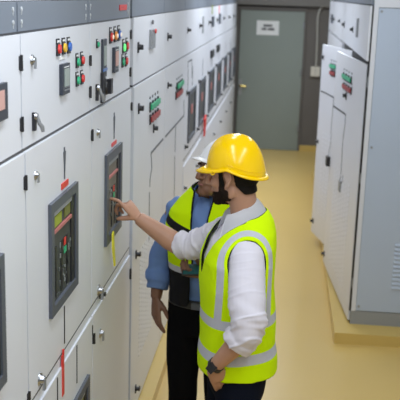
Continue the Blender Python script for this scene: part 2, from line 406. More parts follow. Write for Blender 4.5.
def handle_block(T, u, v, m, parent, w=.03, n=4, du=.095):
    bm = bmesh.new()
    for k in range(n):
        box(bm, T, u+k*du-.014, u+k*du+.014, v-.030, v+.024, w, w+.008, 1); box(bm, T, u+k*du-.010, u+k*du+.010, v+.040, v+.054, w, w+.003, 1)
        disc(bm, T, u+k*du, v, w+.006, w+.016, .014, .012, mi=0)
    box(bm, T, u-.02, u+(n-1)*du+.02, v-.016, v+.014, w+.010, w+.017, 0)
    finish('handle_block', bm, [m, black], parent, bevel=.002)
handle_block(TL, *L(149, 106.5), grn, ld4); handle_block(TL, *L(149, 119), dred, ld4)
# these two banks belong to the fifth cabinet
handle_block(TL, *L(176, 86), grn, ld5, n=4); handle_block(TL, *L(175, 95), dred, ld5, n=4)
def mimic(T, pts, parent, w=.03, t=.007, m=None, name='mimic_line'):
    bm = bmesh.new()
    for (a, b) in zip(pts[:-1], pts[1:]):
        d = Vector((b[0]-a[0], b[1]-a[1])); n = Vector((-d.y, d.x)).normalized()*t
        quad(bm, T, [(a[0]+n.x, a[1]+n.y), (b[0]+n.x, b[1]+n.y), (b[0]-n.x, b[1]-n.y), (a[0]-n.x, a[1]-n.y)], w, w+.002)
    finish(name, bm, m or frame_d, parent)
e4 = L(162.3, 139)
mimic(TL, [L(148.2, 240), L(148.6, 192)], ld4); mimic(TL, [L(149, 187), L(149.3, 178), L(151, 168), L(150.2, 153), e4], ld4)
mimic(TL, [L(164.6, 136.6), L(183.2, 115.5), L(183.3, 100)], ld5); mimic(TL, [L(175, 124), L(174.4, 152)], ld5); mimic(TL, [L(174, 156), L(173.6, 197)], ld5)
louvres(TL, F[0]+.25, F[0]+.75, .35, .98, 7, 24, ld4, .03)
# 6th .. 12th
labels = ['sixth left cabinet, white, with a thin mimic bracket above its tall window', 'seventh left cabinet, white, with a thin dark slot in its upper door',
          'eighth left cabinet, white, with a dark upright slot meter in its upper door', 'ninth left cabinet, white, darker slot meter beside a red mark',
          'tenth left cabinet, white, blurred between the slot meters and the green door', 'second to last cabinet of the left row, white and blurred', 'last cabinet of the left row, white, beside the green door']
hk = [(188, 30), (200, 25.6), (209.3, 22.3), (217, 19.8), (223.5, 18), (229, 17), (233.4, 16)]
wins = [((188, 195), 93, 78), ((198.8, 204.3), 76, 67), ((208, 213), 66, 58), ((215.6, 220), 60, 53), ((222.5, 225.5), 56, 50), ((227.4, 229.8), 52, 47), ((231.5, 233.6), 50, 46)]
for i in range(7):
    k = i+2
    c, ud = far_root(k, labels[i])
    ld = door('middle_door', TL, F[k]+G, F[k+1]-G, Z_LOW+.011, Z_SEAM-.004, .030, c)
    bm = bmesh.new(); box(bm, TL, F[k], F[k+1], Z_LOW-.040, Z_LOW-.006, 0, .028); finish('rail', bm, white, c)
    bm = bmesh.new(); box(bm, TL, F[k], F[k+1], Z_LOW-.006, Z_LOW+.010, 0, .027); finish('dark_gap_strip', bm, black, c)  # shaded gap above the rail, filled in black
    bd = door('lower_door', TL, F[k]+G, F[k+1]-G, Z_PL+.012, Z_LOW-.041, .034, c)
    black_knob(TL, *L(*hk[i]), ud, .9)
    (xa, xb), yt, yt2 = wins[i]
    ua, ub = L(xa, 90)[0], L(xb, 80)[0]
    _, vt = L(xa, yt)
    vt = H-1.02*S
    inspect_window(TL, ua, ub, Z_LOW+.10, vt, ld, .03, detail=0, seed=k)
    bm = bmesh.new(); um = (ua+ub)/2; box(bm, TL, um-.05, um+.05, vt-.20, vt-.13, .032, .036, 0); finish('red_flag', bm, salmon, ld)
    mimic(TL, [(um, vt+.02), (um, vt+.17)], ld, t=.006)
    black_knob(TL, F[k]+.10, Z_SEAM-.28, ld, .8, .03)
    black_knob(TL, F[k]+.08, Z_LOW+.10, ld, .8, .03); black_knob(TL, F[k]+.08, Z_LOW-.22, bd, .8, .03)
    if i in (2, 3): # slot meters in the upper door
        x = (212.6, 219.5)[i-2]; u, va = L(x, 16.5 if i == 2 else 13.5); _, vb = L(x, 26.5 if i == 2 else 23.5)
        bm = bmesh.new(); box(bm, TL, u-.06, u+.06, vb, va, WU, WU+.02); finish('slot_meter', bm, frame_d, ud, bevel=.002)
        u, va = L(x, 9); bm = bmesh.new(); box(bm, TL, u-.03, u+.03, va-.05, va+.04, WU, WU+.004); finish('marking', bm, lime if i == 2 else red, ud)
    if i == 1:
        u, va = L(203.3, 16); _, vb = L(203.3, 33); bm = bmesh.new(); box(bm, TL, u-.03, u+.03, vb, va, WU, WU+.01); finish('slot_meter', bm, steel, ud)
    if i in (2, 3):
        bm = bmesh.new(); u, v = L((211, 217)[i-2], (53, 47.5)[i-2]); box(bm, TL, u-.14, u+.14, v-.04, v+.03, .03, .05); finish('name_plate', bm, black, ld, bevel=.003)
    if i == 0:
        mimic(TL, [L(187.2, 95), L(187.4, 62), L(191.3, 59.5), L(191.6, 78)], ld, t=.006)
u, v = L(202, 126)
bm = bmesh.new(); quad(bm, TL, [(u-.07, v+.07), (u+.03, v+.10), (u+.08, v+.06), (u+.02, v-.07), (u-.04, v-.09)], .045, .06)
tag(finish('lockout_tag', bm, red, None, bevel=.002), 'red tag hanging on the seventh left cabinet above the white helmet', 'tag')

# ------------------------------------------------------------------ right row
XR = .779*S; YR = 8.12*S
ZRS = H-.575*S; ZRH = H-.062*S; ZRT = H+.06*S; ZRB = Z_PL
TR0 = make_TR(XR, 0, 0)
RY = [YR, 10.17*S, 11.68*S, 12.95*S, 14.2*S, 15.7*S]
rlab = ['large white switchgear cabinet nearest in the right row, grey side panel, lower door ajar', 'second right cabinet, white, its lower door also ajar with green and red handles',
        'third right cabinet, white, only its upper door visible beside the second', 'fourth right cabinet, white, only its upper door visible, blurred', 'farthest right cabinet, white upper door with a dark slot meter']
RD = []
for i in range(5):
    a, b = RY[i], RY[i+1]
    c = root('switchgear_cabinet', (XR+.3, (a+b)/2, Z_PL), rlab[i], 'electrical cabinet', 'switchgear cabinets in the right row')
    bm = bmesh.new()
    box(bm, TR0, a+.012, b-.001, Z_PL+.10, ZRT, -.75, -.002); finish('body', bm, carc, c)
    bm = bmesh.new(); box(bm, TR0, a+.03, b-.001, Z_PL, Z_PL+.10, -.74, -.02); finish('kick_base', bm, base_m, c)
    header(TR0, a, b, c, clips=False, zt=ZRT, zb=ZRH+.006)
    ud = door('upper_door', TR0, a-.006 if i == 0 else a+G, b-G, ZRS+.012, ZRH-.002, .022, c, w0=.010)
    RD.append((c, ud))
    if i > 1: door('lower_door', TR0, a+G, b-G, Z_PL+.03, ZRS-.006, .022, c)
# side panel and frame of the nearest one
c1, ud1 = RD[0]; c2, ud2 = RD[1]
def TS(u, v, w): return Vector((XR+u, YR-w, v))     # facing the camera
bm = bmesh.new()
box(bm, TS, .002, .032, Z_PL+.10, ZRT, -.012, .004); box(bm, TS, .718, .75, Z_PL+.10, ZRT, -.012, .004)
box(bm, TS, .032, .718, ZRH-.010, ZRT, -.012, .004)
finish('side_frame', bm, white, c1, bevel=.003)
bm = bmesh.new(); box(bm, TS, -.012, .001, Z_PL+.10, ZRH, -.012, .003); finish('dark_gap_strip', bm, black, c1)  # dark gap at the door gasket, filled in black
bm = bmesh.new(); box(bm, TS, .034, .716, Z_PL+.104, ZRH-.014, -.012, .0)
sp = finish('side_panel', bm, side_m, c1, bevel=.002)
bm = bmesh.new(); box(bm, TS, .0, .75, Z_PL, Z_PL+.098, -.012, -.002); finish('side_kick', bm, base_m, c1)
bm = bmesh.new()
for k in range(11):
    v = .36+.031*k
    vs = [bm.verts.new(TS(*q)) for q in ((.265, v, .0), (.60, v, .0), (.60, v+.018, .0), (.265, v+.018, .0), (.27, v+.001, .009), (.595, v+.001, .009))]
    for q in ((0, 1, 5, 4), (4, 5, 2, 3), (0, 4, 3), (1, 2, 5)): bm.faces.new([vs[j] for j in q])
finish('louvre_vent', bm, side_m, sp)
for (u, v) in ((.052, ZRH-.035), (.055, 1.35), (.052, .215)):
    bm = bmesh.new(); disc(bm, TS, u, v, .0, .005, .008); finish('screw', bm, steel, sp)
# fittings on the upper doors
def RU(x, y):
    p = onX(x, y, XR); return p.y, p.z
black_knob(TR0, *RU(356, 29.5), ud1, 1., .022); black_knob(TR0, *RU(347, 24.5), ud2, 1.2, .022); black_knob(TR0, *RU(342.3, 21), RD[2][1], .8, .022)
u, va = RU(361.6, 18.5); _, vb = RU(361.6, 38); bm = bmesh.new(); box(bm, TR0, u-.05, u+.05, vb, va, .022, .034); finish('slot_meter', bm, steel, ud1, bevel=.002)
u, va = RU(335, 14.5); _, vb = RU(335, 23.5); bm = bmesh.new(); box(bm, TR0, u-.12, u+.12, vb, va, .022, .04); finish('slot_meter', bm, frame_d, RD[4][1], bevel=.002)
black_knob(TR0, RY[4]+.25, H-.34*S, RD[4][1], 1., .022); black_knob(TR0, RY[3]+.75, H-.335*S, RD[3][1], .8, .022)
# ajar lower doors
def ajar(c, hx, hy, fx, fy, v0, v1):
    ang = math.atan2(hx-fx, fy-hy); w = math.hypot(hx-fx, fy-hy)
    T = make_TR(hx, hy, ang); d = door('lower_door', T, .0, w, v0, v1, .0, c, w0=-.014)
    def hit(x, y):      # survey point on the swung door
        r = ray(x, y); n = Vector((-math.cos(ang), -math.sin(ang), 0)); t = Vector((hx, hy, 0)).dot(n)/r.dot(n)
        p = r*t; return (Vector((p.x-hx, p.y-hy)).dot(Vector((-math.sin(ang), math.cos(ang)))), p.z+H)
    return T, d, hit, w
ZD0, ZD1 = H-3.09*S, H-.595*S
TB, dB, hB, wB = ajar(c1, .758*S, 8.15*S, .590*S, 10.08*S, ZD0, ZD1)
TA, dA, hA, wA = ajar(c2, .770*S, 10.22*S, .483*S, 11.42*S, ZD0, ZD1)
def rblock(T, u, v, m, parent, n, du=.07):
    handle_block(T, u, v, m, parent, .0, n, du)
p = hB(351.5, 80); q = hB(344, 75.5); rblock(TB, p[0], p[1]-.0, grn, dB, 4, (q[0]-p[0])/3)
p = hB(351.5, 90.5); q = hB(344.3, 86); rblock(TB, p[0], p[1], dred, dB, 4, (q[0]-p[0])/3)
black_knob(TB, *hB(346.5, 95.5), dB, 1.2, .0)
p = hA(336, 67); q = hA(331.5, 65.5); rblock(TA, p[0], p[1], grn, dA, 3, (q[0]-p[0])/2)
p = hA(335, 73.8); q = hA(331.5, 72.5); rblock(TA, p[0], p[1], dred, dA, 3, (q[0]-p[0])/2)
black_knob(TB, wB-.06, hB(322.5, 252)[1]+.02, dB, 1., .0); black_knob(TA, wA-.05, hA(312.5, 220)[1], dA, 1., .0)
black_knob(TA, wA-.05, hA(323, 57)[1], dA, .9, .0); black_knob(TA, wA-.05, hA(317.5, 141)[1], dA, .8, .0)
mimic(TA, [hA(321, 91), hA(327.5, 94), hA(333.6, 97.5)], dA, .0, .006, black)
mimic(TB, [hB(333.9, 97.5), hB(333.4, 106), hB(345.8, 114.5), hB(345.2, 122)], dB, .0, .007, black)
mimic(TB, [hB(333.2, 106), hB(331.5, 125), hB(331, 140)], dB, .0, .006, black); mimic(TB, [hB(331, 142), hB(328.6, 155), hB(328, 159)], dB, .0, .006, black)
mimic(TB, [hB(345.5, 122), hB(343, 140)], dB, .0, .006, black); mimic(TB, [hB(342.8, 142), hB(341, 175), hB(339, 184)], dB, .0, .005, black)
mimic(TB, [hB(343, 175), hB(342.6, 181), hB(340.8, 184)], dB, .0, .004, black)
bm = bmesh.new(); p = hB(340.3, 186); box(bm, TB, p[0]-.035, p[0]+.035, p[1]-.04, p[1]+.04, .0, .012); finish('key_box', bm, steel, dB, bevel=.002)
bm = bmesh.new(); p = hB(329.5, 161); box(bm, TB, p[0]-.04, p[0]+.04, p[1]-.04, p[1]+.04, .0, .03); finish('plug', bm, black, dB, bevel=.003)
louvres(TB, .30, 1.10, .22, 1.02, 7, 22, dB, .0); louvres(TA, .15, .72, .32, 1.12, 6, 20, dA, .0)
# hinges of the near door
for v in (.35, 1.1, 1.75):
    bm = bmesh.new(); tube(bm, [Vector((XR-.004, YR-.002, v)), Vector((XR-.004, YR-.002, v+.07))], .006, 8); finish('hinge', bm, steel, c1)

# ------------------------------------------------------------------ room
YB = 18.5*S
def plane_box(name, x0, x1, y0, y1, z0, z1, m, bevel=0):
    bm = bmesh.new(); box(bm, ident, x0, x1, y0, y1, z0, z1); return tag(finish(name, bm, m, None, bevel=bevel), kind='structure')
plane_box('floor', -1.6, 1.7, -.6, YB+.1, -.1, 0, floor_m)
plane_box('trim_1', -1.45, -.89*S, .2, YB-.02, 0, Z_PL, plinth_m, .006)
plane_box('trim_2', .618*S, 1.5, 7.86*S, 15.9*S, 0, Z_PL, plinth_m, .006)
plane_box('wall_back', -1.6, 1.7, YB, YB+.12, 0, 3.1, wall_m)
plane_box('wall_left', -1.72, -1.6, -.6, YB+.12, 0, 3.1, wall_s)
plane_box('wall_right', 1.7, 1.82, -.6, YB+.12, 0, 3.1, wall_s)
plane_box('ceiling', -1.72, 1.82, -.6, YB+.12, 3.1, 3.2, ceil_m)
plane_box('baseboard_back', -.62, 1.7, YB-.015, YB, 0, .085, plinth_m)
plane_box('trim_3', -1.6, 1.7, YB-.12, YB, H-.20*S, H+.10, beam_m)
a = onY(305, 12, YB); b = onY(300.5, 151, YB)
dz1 = a.z; dx1 = a.x; dx0 = -.95*S
d1 = tag(root('door_1', ((dx0+dx1)/2, YB, 0), None, None), kind='structure')
bm = bmesh.new(); box(bm, ident, dx0, dx1, YB-.05, YB-.001, .004, dz1); finish('leaf', bm, door_m, d1, bevel=.004)
bm = bmesh.new(); box(bm, ident, dx1, dx1+.03, YB-.04, YB, 0, dz1+.05); box(bm, ident, dx0-.05, dx1, YB-.04, YB, dz1+.008, dz1+.05); finish('door_frame', bm, wall_m, d1)
for z in (.35, 1.2, 1.9):
    bm = bmesh.new(); tube(bm, [(dx1-.005, YB-.056, z-.05), (dx1-.005, YB-.056, z+.05)], .012, 8); finish('hinge', bm, steel, d1)
p = onY(240.5, 85.5, YB-.06)
bm = bmesh.new(); box(bm, ident, p.x-.03, p.x+.02, YB-.06, YB-.05, p.z-.14, p.z+.10, 1)
tube(bm, [(p.x-.01, YB-.06, p.z), (p.x-.01, YB-.10, p.z), (p.x+.01, YB-.105, p.z), (p.x+.09, YB-.10, p.z-.005)], .012, 8, mi=0)
finish('handle', bm, [brass, steel], d1)
a = onY(257, 20.3, YB-.052); b = onY(278.5, 35.5, YB-.052)
bm = bmesh.new(); box(bm, ident, a.x, b.x, YB-.055, YB-.0515, b.z, a.z, 0)
cw = (b.x-a.x)
for zf, x0, x1 in ((.66, .30, .70), (.42, .22, .45), (.42, .50, .80)):
    z = b.z+(a.z-b.z)*zf; box(bm, ident, a.x+cw*x0, a.x+cw*x1, YB-.0565, YB-.055, z-.018, z+.016, 1)
sg = tag(finish('paper_sign', bm, [paper, ink], None), 'white paper notice taped high on the grey green door', 'sign')
a = onY(311, 66.5, YB-.03); b = onY(319.5, 76.5, YB-.03)
bm = bmesh.new(); box(bm, ident, a.x, b.x, YB-.05, YB-.001, b.z, a.z, 0); box(bm, ident, (a.x+b.x)/2-.004, (a.x+b.x)/2+.004, YB-.054, YB-.05, b.z+.01, a.z-.01, 1)
tag(finish('socket_box', bm, [mat('socket_cream', (.68, .65, .58), .5), conduit_m], None, bevel=.005), 'cream double socket box on the dark back wall', 'socket')
pts = [onY(x, y, YB-.03) for x, y in ((316, 67), (317, 45), (317.6, 22), (319, 12), (322.5, 6.5), (328, 4.5), (340, 4.5))]
bm = bmesh.new(); tube(bm, catmull(pts, 5), .016, 10)
tag(finish('conduit_pipe', bm, conduit_m, None, smooth=True), 'grey conduit pipe rising from the socket box and bending right', 'pipe')

# ------------------------------------------------------------------ people
def remesh(bm, voxel, smooth=6, factor=.5):
    bmesh.ops.recalc_face_normals(bm, faces=bm.faces)
    me = bpy.data.meshes.new('tmp'); bm.to_mesh(me); bm.free()
    o = bpy.data.objects.new('tmp', me); col.objects.link(o)
    m = o.modifiers.new('r', 'REMESH'); m.mode = 'VOXEL'; m.voxel_size = voxel; m.use_smooth_shade = True
    s = o.modifiers.new('s', 'SMOOTH'); s.factor = factor; s.iterations = smooth
    bpy.context.view_layer.update()
    dg = bpy.context.evaluated_depsgraph_get(); ev = o.evaluated_get(dg)
    out = bpy.data.meshes.new_from_object(ev)
    bpy.data.objects.remove(o); bpy.data.meshes.remove(me)
    return out
def to_bm(me):
    bm = bmesh.new(); bm.from_mesh(me); return bm
def extract(me, keep, off=.006, thick=.003, smooth_b=4, offn=None):
    """lift a copy of the faces of me for which keep(co) holds, pushed outwards"""
    bm = to_bm(me); bm.normal_update()
    val = {f: keep(f.calc_center_median()) for f in bm.faces}
    bmesh.ops.delete(bm, geom=[f for f in bm.faces if not val[f]], context='FACES')
    bmesh.ops.delete(bm, geom=[v for v in bm.verts if not v.link_faces], context='VERTS')
    left = set(bm.verts); isl = []
    while left:
        st = [left.pop()]; comp = list(st)
        while st:
            v = st.pop()
            for e in v.link_edges:
                w = e.other_vert(v)
                if w in left: left.discard(w); st.append(w); comp.append(w)
        isl.append(comp)
    isl.sort(key=len)
    for comp in isl[:-1]: bmesh.ops.delete(bm, geom=comp, context='VERTS')
    bm.normal_update()
    nn = {v: v.normal.copy() for v in bm.verts}
    for v in bm.verts: v.co += nn[v]*(off + (offn(v.co) if offn else 0))
    for _ in range(smooth_b):       # smooth the rim
        new = {}
        for v in bm.verts:
            be = [e for e in v.link_edges if e.is_boundary]
            if len(be) == 2:
                a = be[0].other_vert(v).co; b = be[1].other_vert(v).co; new[v] = v.co*.4+(a+b)*.3
        for v, c in new.items(): v.co = c
    rims = []
    seen = set()
    for v in bm.verts:
        if v in seen: continue
        be = [e for e in v.link_edges if e.is_boundary]
        if len(be) != 2: continue
        loop = [v]; seen.add(v); cur = v; nxt = be[0].other_vert(v)
        while nxt not in seen:
            loop.append(nxt); seen.add(nxt); bb = [e.other_vert(nxt) for e in nxt.link_edges if e.is_boundary and e.other_vert(nxt) not in seen]
            if not bb: break
            cur = nxt; nxt = bb[0]
        if len(loop) > 12: rims.append([w.co.copy() for w in loop])
    if thick: bmesh.ops.solidify(bm, geom=bm.faces[:], thickness=-thick)
    out = bpy.data.meshes.new('x'); bm.to_mesh(out); bm.free()
    return out, rims
def piping(rims, r):
    bm = bmesh.new()
    for loop in rims:
        pts = loop[::3]
        for _ in range(2): pts = [(pts[i-1]+pts[i]*2+pts[(i+1) % len(pts)])/4 for i in range(len(pts))]
        pts = pts+[pts[0]]
        tube(bm, pts, r, 6)
    return bm
class Body:
    def __init__(s, x, y, yaw):      # yaw: direction faced, 0 = -X (towards the left row), positive towards the camera
        s.o = Vector((x, y, 0)); s.f = Vector((-math.cos(yaw), -math.sin(yaw), 0)); s.l = Vector((-s.f.y, s.f.x, 0))
    def __call__(s, f, l, z): return s.o + s.f*f + s.l*l + Vector((0, 0, z))
    def inv(s, p):
        d = p-s.o; return d.dot(s.f), d.dot(s.l), p.z
class Head:
    def __init__(s, c, yaw, pitch, roll=0, sc=1.):
        f = Vector((-math.cos(yaw)*math.cos(pitch), -math.sin(yaw)*math.cos(pitch), -math.sin(pitch)))
        l = Vector((math.sin(yaw), -math.cos(yaw), 0)); u = f.cross(l)
        if roll: q = Quaternion(f, roll); l = q @ l; u = q @ u
        s.c = Vector(c); s.f = f; s.l = l; s.u = u; s.s = sc
    def __call__(s, f, l, u): return s.c + (s.f*f + s.l*l + s.u*u)*s.s
    def inv(s, p):
        d = (p-s.c)/s.s; return d.dot(s.f), d.dot(s.l), d.dot(s.u)
def sup(a, n): return math.copysign(abs(a)**(2/n), a)
def loft(bm, B, secs, n=36, k=5, sq=2.3):
    """secs: (z, cf, cl, rf, rl); smooth loft through superellipse sections"""
    cols = [lerpn([s[i] for s in secs], k) for i in range(5)]
    rings = []
    for z, cf, cl, rf, rl in zip(*cols):
        rings.append([bm.verts.new(B(cf+rf*sup(math.cos(2*PI*j/n), sq), cl+rl*sup(math.sin(2*PI*j/n), sq), z)) for j in range(n)])
    for a, b in zip(rings[:-1], rings[1:]):
        for j in range(n): bm.faces.new((a[j], a[(j+1) % n], b[(j+1) % n], b[j]))
    bm.faces.new(rings[0][::-1]); bm.faces.new(rings[-1])
def head_mesh(bm, Hd):
    ball(bm, Hd, (-.006, 0, .022), (.098, .076, .093), 28)
    ball(bm, Hd, (.026, 0, -.030), (.066, .060, .085), 24)
    ball(bm, Hd, (.052, 0, -.078), (.042, .044, .034), 20)
    ball(bm, Hd, (.076, 0, -.096), (.020, .024, .019), 16)
    for s in (-1, 1):
        ball(bm, Hd, (.006, s*.056, -.058), (.030, .012, .030), 14)     # jaw corner
        ball(bm, Hd, (.066, s*.040, -.022), (.022, .021, .022), 14)     # cheek bone
        ball(bm, Hd, (.081, s*.033, .030), (.013, .026, .009), 14)      # brow
        ball(bm, Hd, (.100, s*.013, -.028), (.011, .008, .007), 10)     # nostril wing
        tube(bm, [Hd(.008, s*.080, -.034), Hd(-.004, s*.088, -.028), Hd(-.019, s*.092, -.002), Hd(-.020, s*.093, .016), Hd(-.008, s*.090, .028), Hd(.006, s*.083, .022), Hd(.010, s*.079, .004)], [.006, .0055, .005, .005, .005, .005, .004], 8)
        ball(bm, Hd, (-.005, s*.078, -.002), (.016, .007, .026), 12)
        ball(bm, Hd, (.004, s*.081, -.032), (.009, .006, .010), 10)
    tube(bm, [Hd(.088, 0, .026), Hd(.100, 0, .004), Hd(.112, 0, -.016), Hd(.116, 0, -.026), Hd(.100, 0, -.034)], [.008, .0095, .012, .0125, .009], 12)
    ball(bm, Hd, (.092, 0, -.053), (.010, .022, .006), 14); ball(bm, Hd, (.090, 0, -.064), (.010, .019, .007), 14)
    ball(bm, Hd, (.076, 0, -.050), (.020, .034, .022), 16)
def hand(bm, w, d, nrm, side, curls, thumb, s=1., spread=.10, tcurl=.3, tl=1.):
    """w wrist, d towards fingers, nrm back of hand, side +-: thumb side direction; curls: per finger (3 angles)"""
    d = Vector(d).normalized(); nrm = Vector(nrm); nrm = (nrm-d*nrm.dot(d)).normalized(); sd = d.cross(nrm)*side
    pl = .088*s
    tube(bm, [w-d*.02*s, w, w+d*.03*s, w+d*.065*s, w+d*pl], [.027*s, .028*s, .037*s, .041*s, .040*s], 16, flat=[.72, .62, .44, .38, .33], ref=nrm)
    lens = [(.043, .026, .021), (.047, .029, .022), (.043, .027, .021), (.034, .021, .019)]
    tips = []
    for i in range(4):
        off = (.030-.020*i)*s
        p = w+d*(pl-.008*s-(.003 if i in (0, 2) else .010 if i == 3 else 0)*s)+sd*off
        dd = (d+sd*spread*(1.5-i)/1.5).normalized(); ax = sd
        pts = [p-dd*.02*s, p]; ang = 0
        for L_, c in zip(lens[i], curls[i]):
            ang += c
            q = Quaternion(ax, 0)
            v = dd*math.cos(ang)-nrm*math.sin(ang)
            p = p+v*L_*s; pts.append(p)
        r0 = (.0098, .0102, .0098, .0085)[i]*s
        tube(bm, pts, [r0, r0, r0*.94, r0*.86, r0*.70], 10); ball(bm, ident, pts[-1], (r0*.72,)*3, 8)
        tips.append(pts[-1])
    b = w+d*.022*s+sd*.022*s-nrm*.006*s
    t1 = (d*thumb[0]+sd*thumb[1]-nrm*thumb[2]).normalized(); t2 = (t1*math.cos(tcurl)+d*math.sin(tcurl)*.8-sd*math.sin(tcurl)*.5).normalized()
    a = b+t1*.042*s*tl; c = a+t2*.032*s*tl; e = c+t2*.024*s*tl
    tube(bm, [b, a, c, e], [.016*s, .0125*s, .0115*s, .0085*s], 10); ball(bm, ident, e, (.0088*s,)*3, 8)
    return tips
def helmet(Hd, parent, m, tilt=.0):
    """hard hat: ribbed dome, rain-gutter rim, front peak; built round the head"""
    n = 64; k = 18; bm = bmesh.new()
    def rim(t):       # lower edge height round the shell (t=0 front)
        c = math.cos(t)
        return .028 - .036*max(0, -c)**1.1 + .010*math.sin(t)**2*max(0, 1-abs(c)*1.5)
    def P(f, l, u):
        return Hd(f*math.cos(tilt)+(u)*math.sin(tilt), l, u*math.cos(tilt)-f*math.sin(tilt))
    RF, RL, TOP = .118, .104, .156
    def shell(t, s, o=0.):      # s: 0 rim .. 1 top
        zr = rim(t); a = s*PI/2
        rr = math.cos(a)**.80; z = zr+(TOP-zr)*math.sin(a)**1.0
        g = 0
        l_ = abs(math.sin(t)*rr*RL)
        ridge = math.exp(-((l_-.0)/.024)**4)*.006*min(1, max(0, (s-.12)*5))
        return P(-.008+(RF+o)*rr*math.cos(t), (RL+o)*rr*math.sin(t), z+ridge+o*math.sin(a))
    rings = [[bm.verts.new(shell(2*PI*i/n, j/k)) for i in range(n)] for j in range(k)]
    top = bm.verts.new(P(-.008, 0, TOP+.006))
    for j in range(k-1):
        for i in range(n): bm.faces.new((rings[j][i], rings[j][(i+1) % n], rings[j+1][(i+1) % n], rings[j+1][i]))
    for i in range(n): bm.faces.new((rings[-1][i], rings[-1][(i+1) % n], top))
    bmesh.ops.recalc_face_normals(bm, faces=bm.faces)
    bmesh.ops.solidify(bm, geom=bm.faces[:], thickness=.003)
    sh = finish('hard_hat', bm, m, parent, smooth=True)
    bm = bmesh.new(); ra = []; rb = []; rc = []; rd = []
    for i in range(n):
        t = 2*PI*i/n; c = max(0, math.cos(t)); e = .006+.044*c**2.2+.006*max(0, -math.cos(t)); zr = rim(t)
        f0, l0 = math.cos(t), math.sin(t)
        ra.append(bm.verts.new(P(-.008+(RF-.002)*f0, (RL-.002)*l0, zr+.010)))
        rb.append(bm.verts.new(P(-.008+(RF+e)*f0, (RL+.007+.0*e)*l0, zr-.002-.010*c)))
        rc.append(bm.verts.new(P(-.008+(RF+e)*f0, (RL+.007)*l0, zr-.007-.010*c)))
        rd.append(bm.verts.new(P(-.008+(RF-.004)*f0, (RL-.004)*l0, zr-.003)))
    for A, B_ in ((ra, rb), (rb, rc), (rc, rd), (rd, ra)):
        for i in range(n): bm.faces.new((A[i], A[(i+1) % n], B_[(i+1) % n], B_[i]))
    finish('peak', bm, m, sh, smooth=True)
    bm = bmesh.new()
    for i in range(48):
        pass
    pts = [shell(PI/2+PI*i/40, .10, .0) for i in range(41)]
    tube(bm, pts, .0016, 6); finish('gutter_ridge', bm, m, sh, smooth=True)
    bm = bmesh.new(); p = P(.050, .104, .022); tube(bm, [p+Vector((.007*math.cos(a), 0, .007*math.sin(a))) for a in [i*PI/5 for i in range(11)]], .002, 6)
    finish('strap_slot', bm, m, sh)
    return sh

skinY = mat('skin_light', (.46, .245, .16), .5, noise_amt=.08, noise_scale=30)
skinB = mat('skin_brown', (.20, .095, .055), .5, noise_amt=.08, noise_scale=30)
hair_m = mat('hair_black', (.008, .006, .005), .7, bump=.6, noise_scale=220, spec=.15)
beard_m = mat('beard_dark', (.018, .011, .008), .9, bump=.6, noise_scale=260, noise_amt=.4, spec=.1)
shirtY = mat('shirt_white', (.66, .63, .70), .8, noise_amt=.03, noise_scale=8)
shirtB = mat('shirt_blue', (.14, .235, .48), .85, noise_amt=.08, noise_scale=12)
trous = mat('trousers_navy', (.005, .007, .015), .9, spec=.08); trousB = mat('trousers_black', (.004, .004, .005), .9, spec=.08)
hatY = mat('hard_hat_yellow', (.93, .58, .0), .2, spec=.4); hatW = mat('hard_hat_white', (.80, .80, .82), .3, coat=.3)
pipe_m = mat('piping_black', (.01, .01, .012), .8, spec=.1)
leather = mat('belt_black', (.015, .015, .015), .4); shoe_m = mat('shoe_black', (.02, .02, .02), .4)
eye_w = mat('eye_white', (.6, .57, .52), .3); eye_d = mat('eye_dark', (.02, .012, .01), .2)
brow_m = hair_m
lip_m = mat('lip', (.42, .17, .13), .5); lipB = mat('lip_brown', (.26, .10, .08), .5)

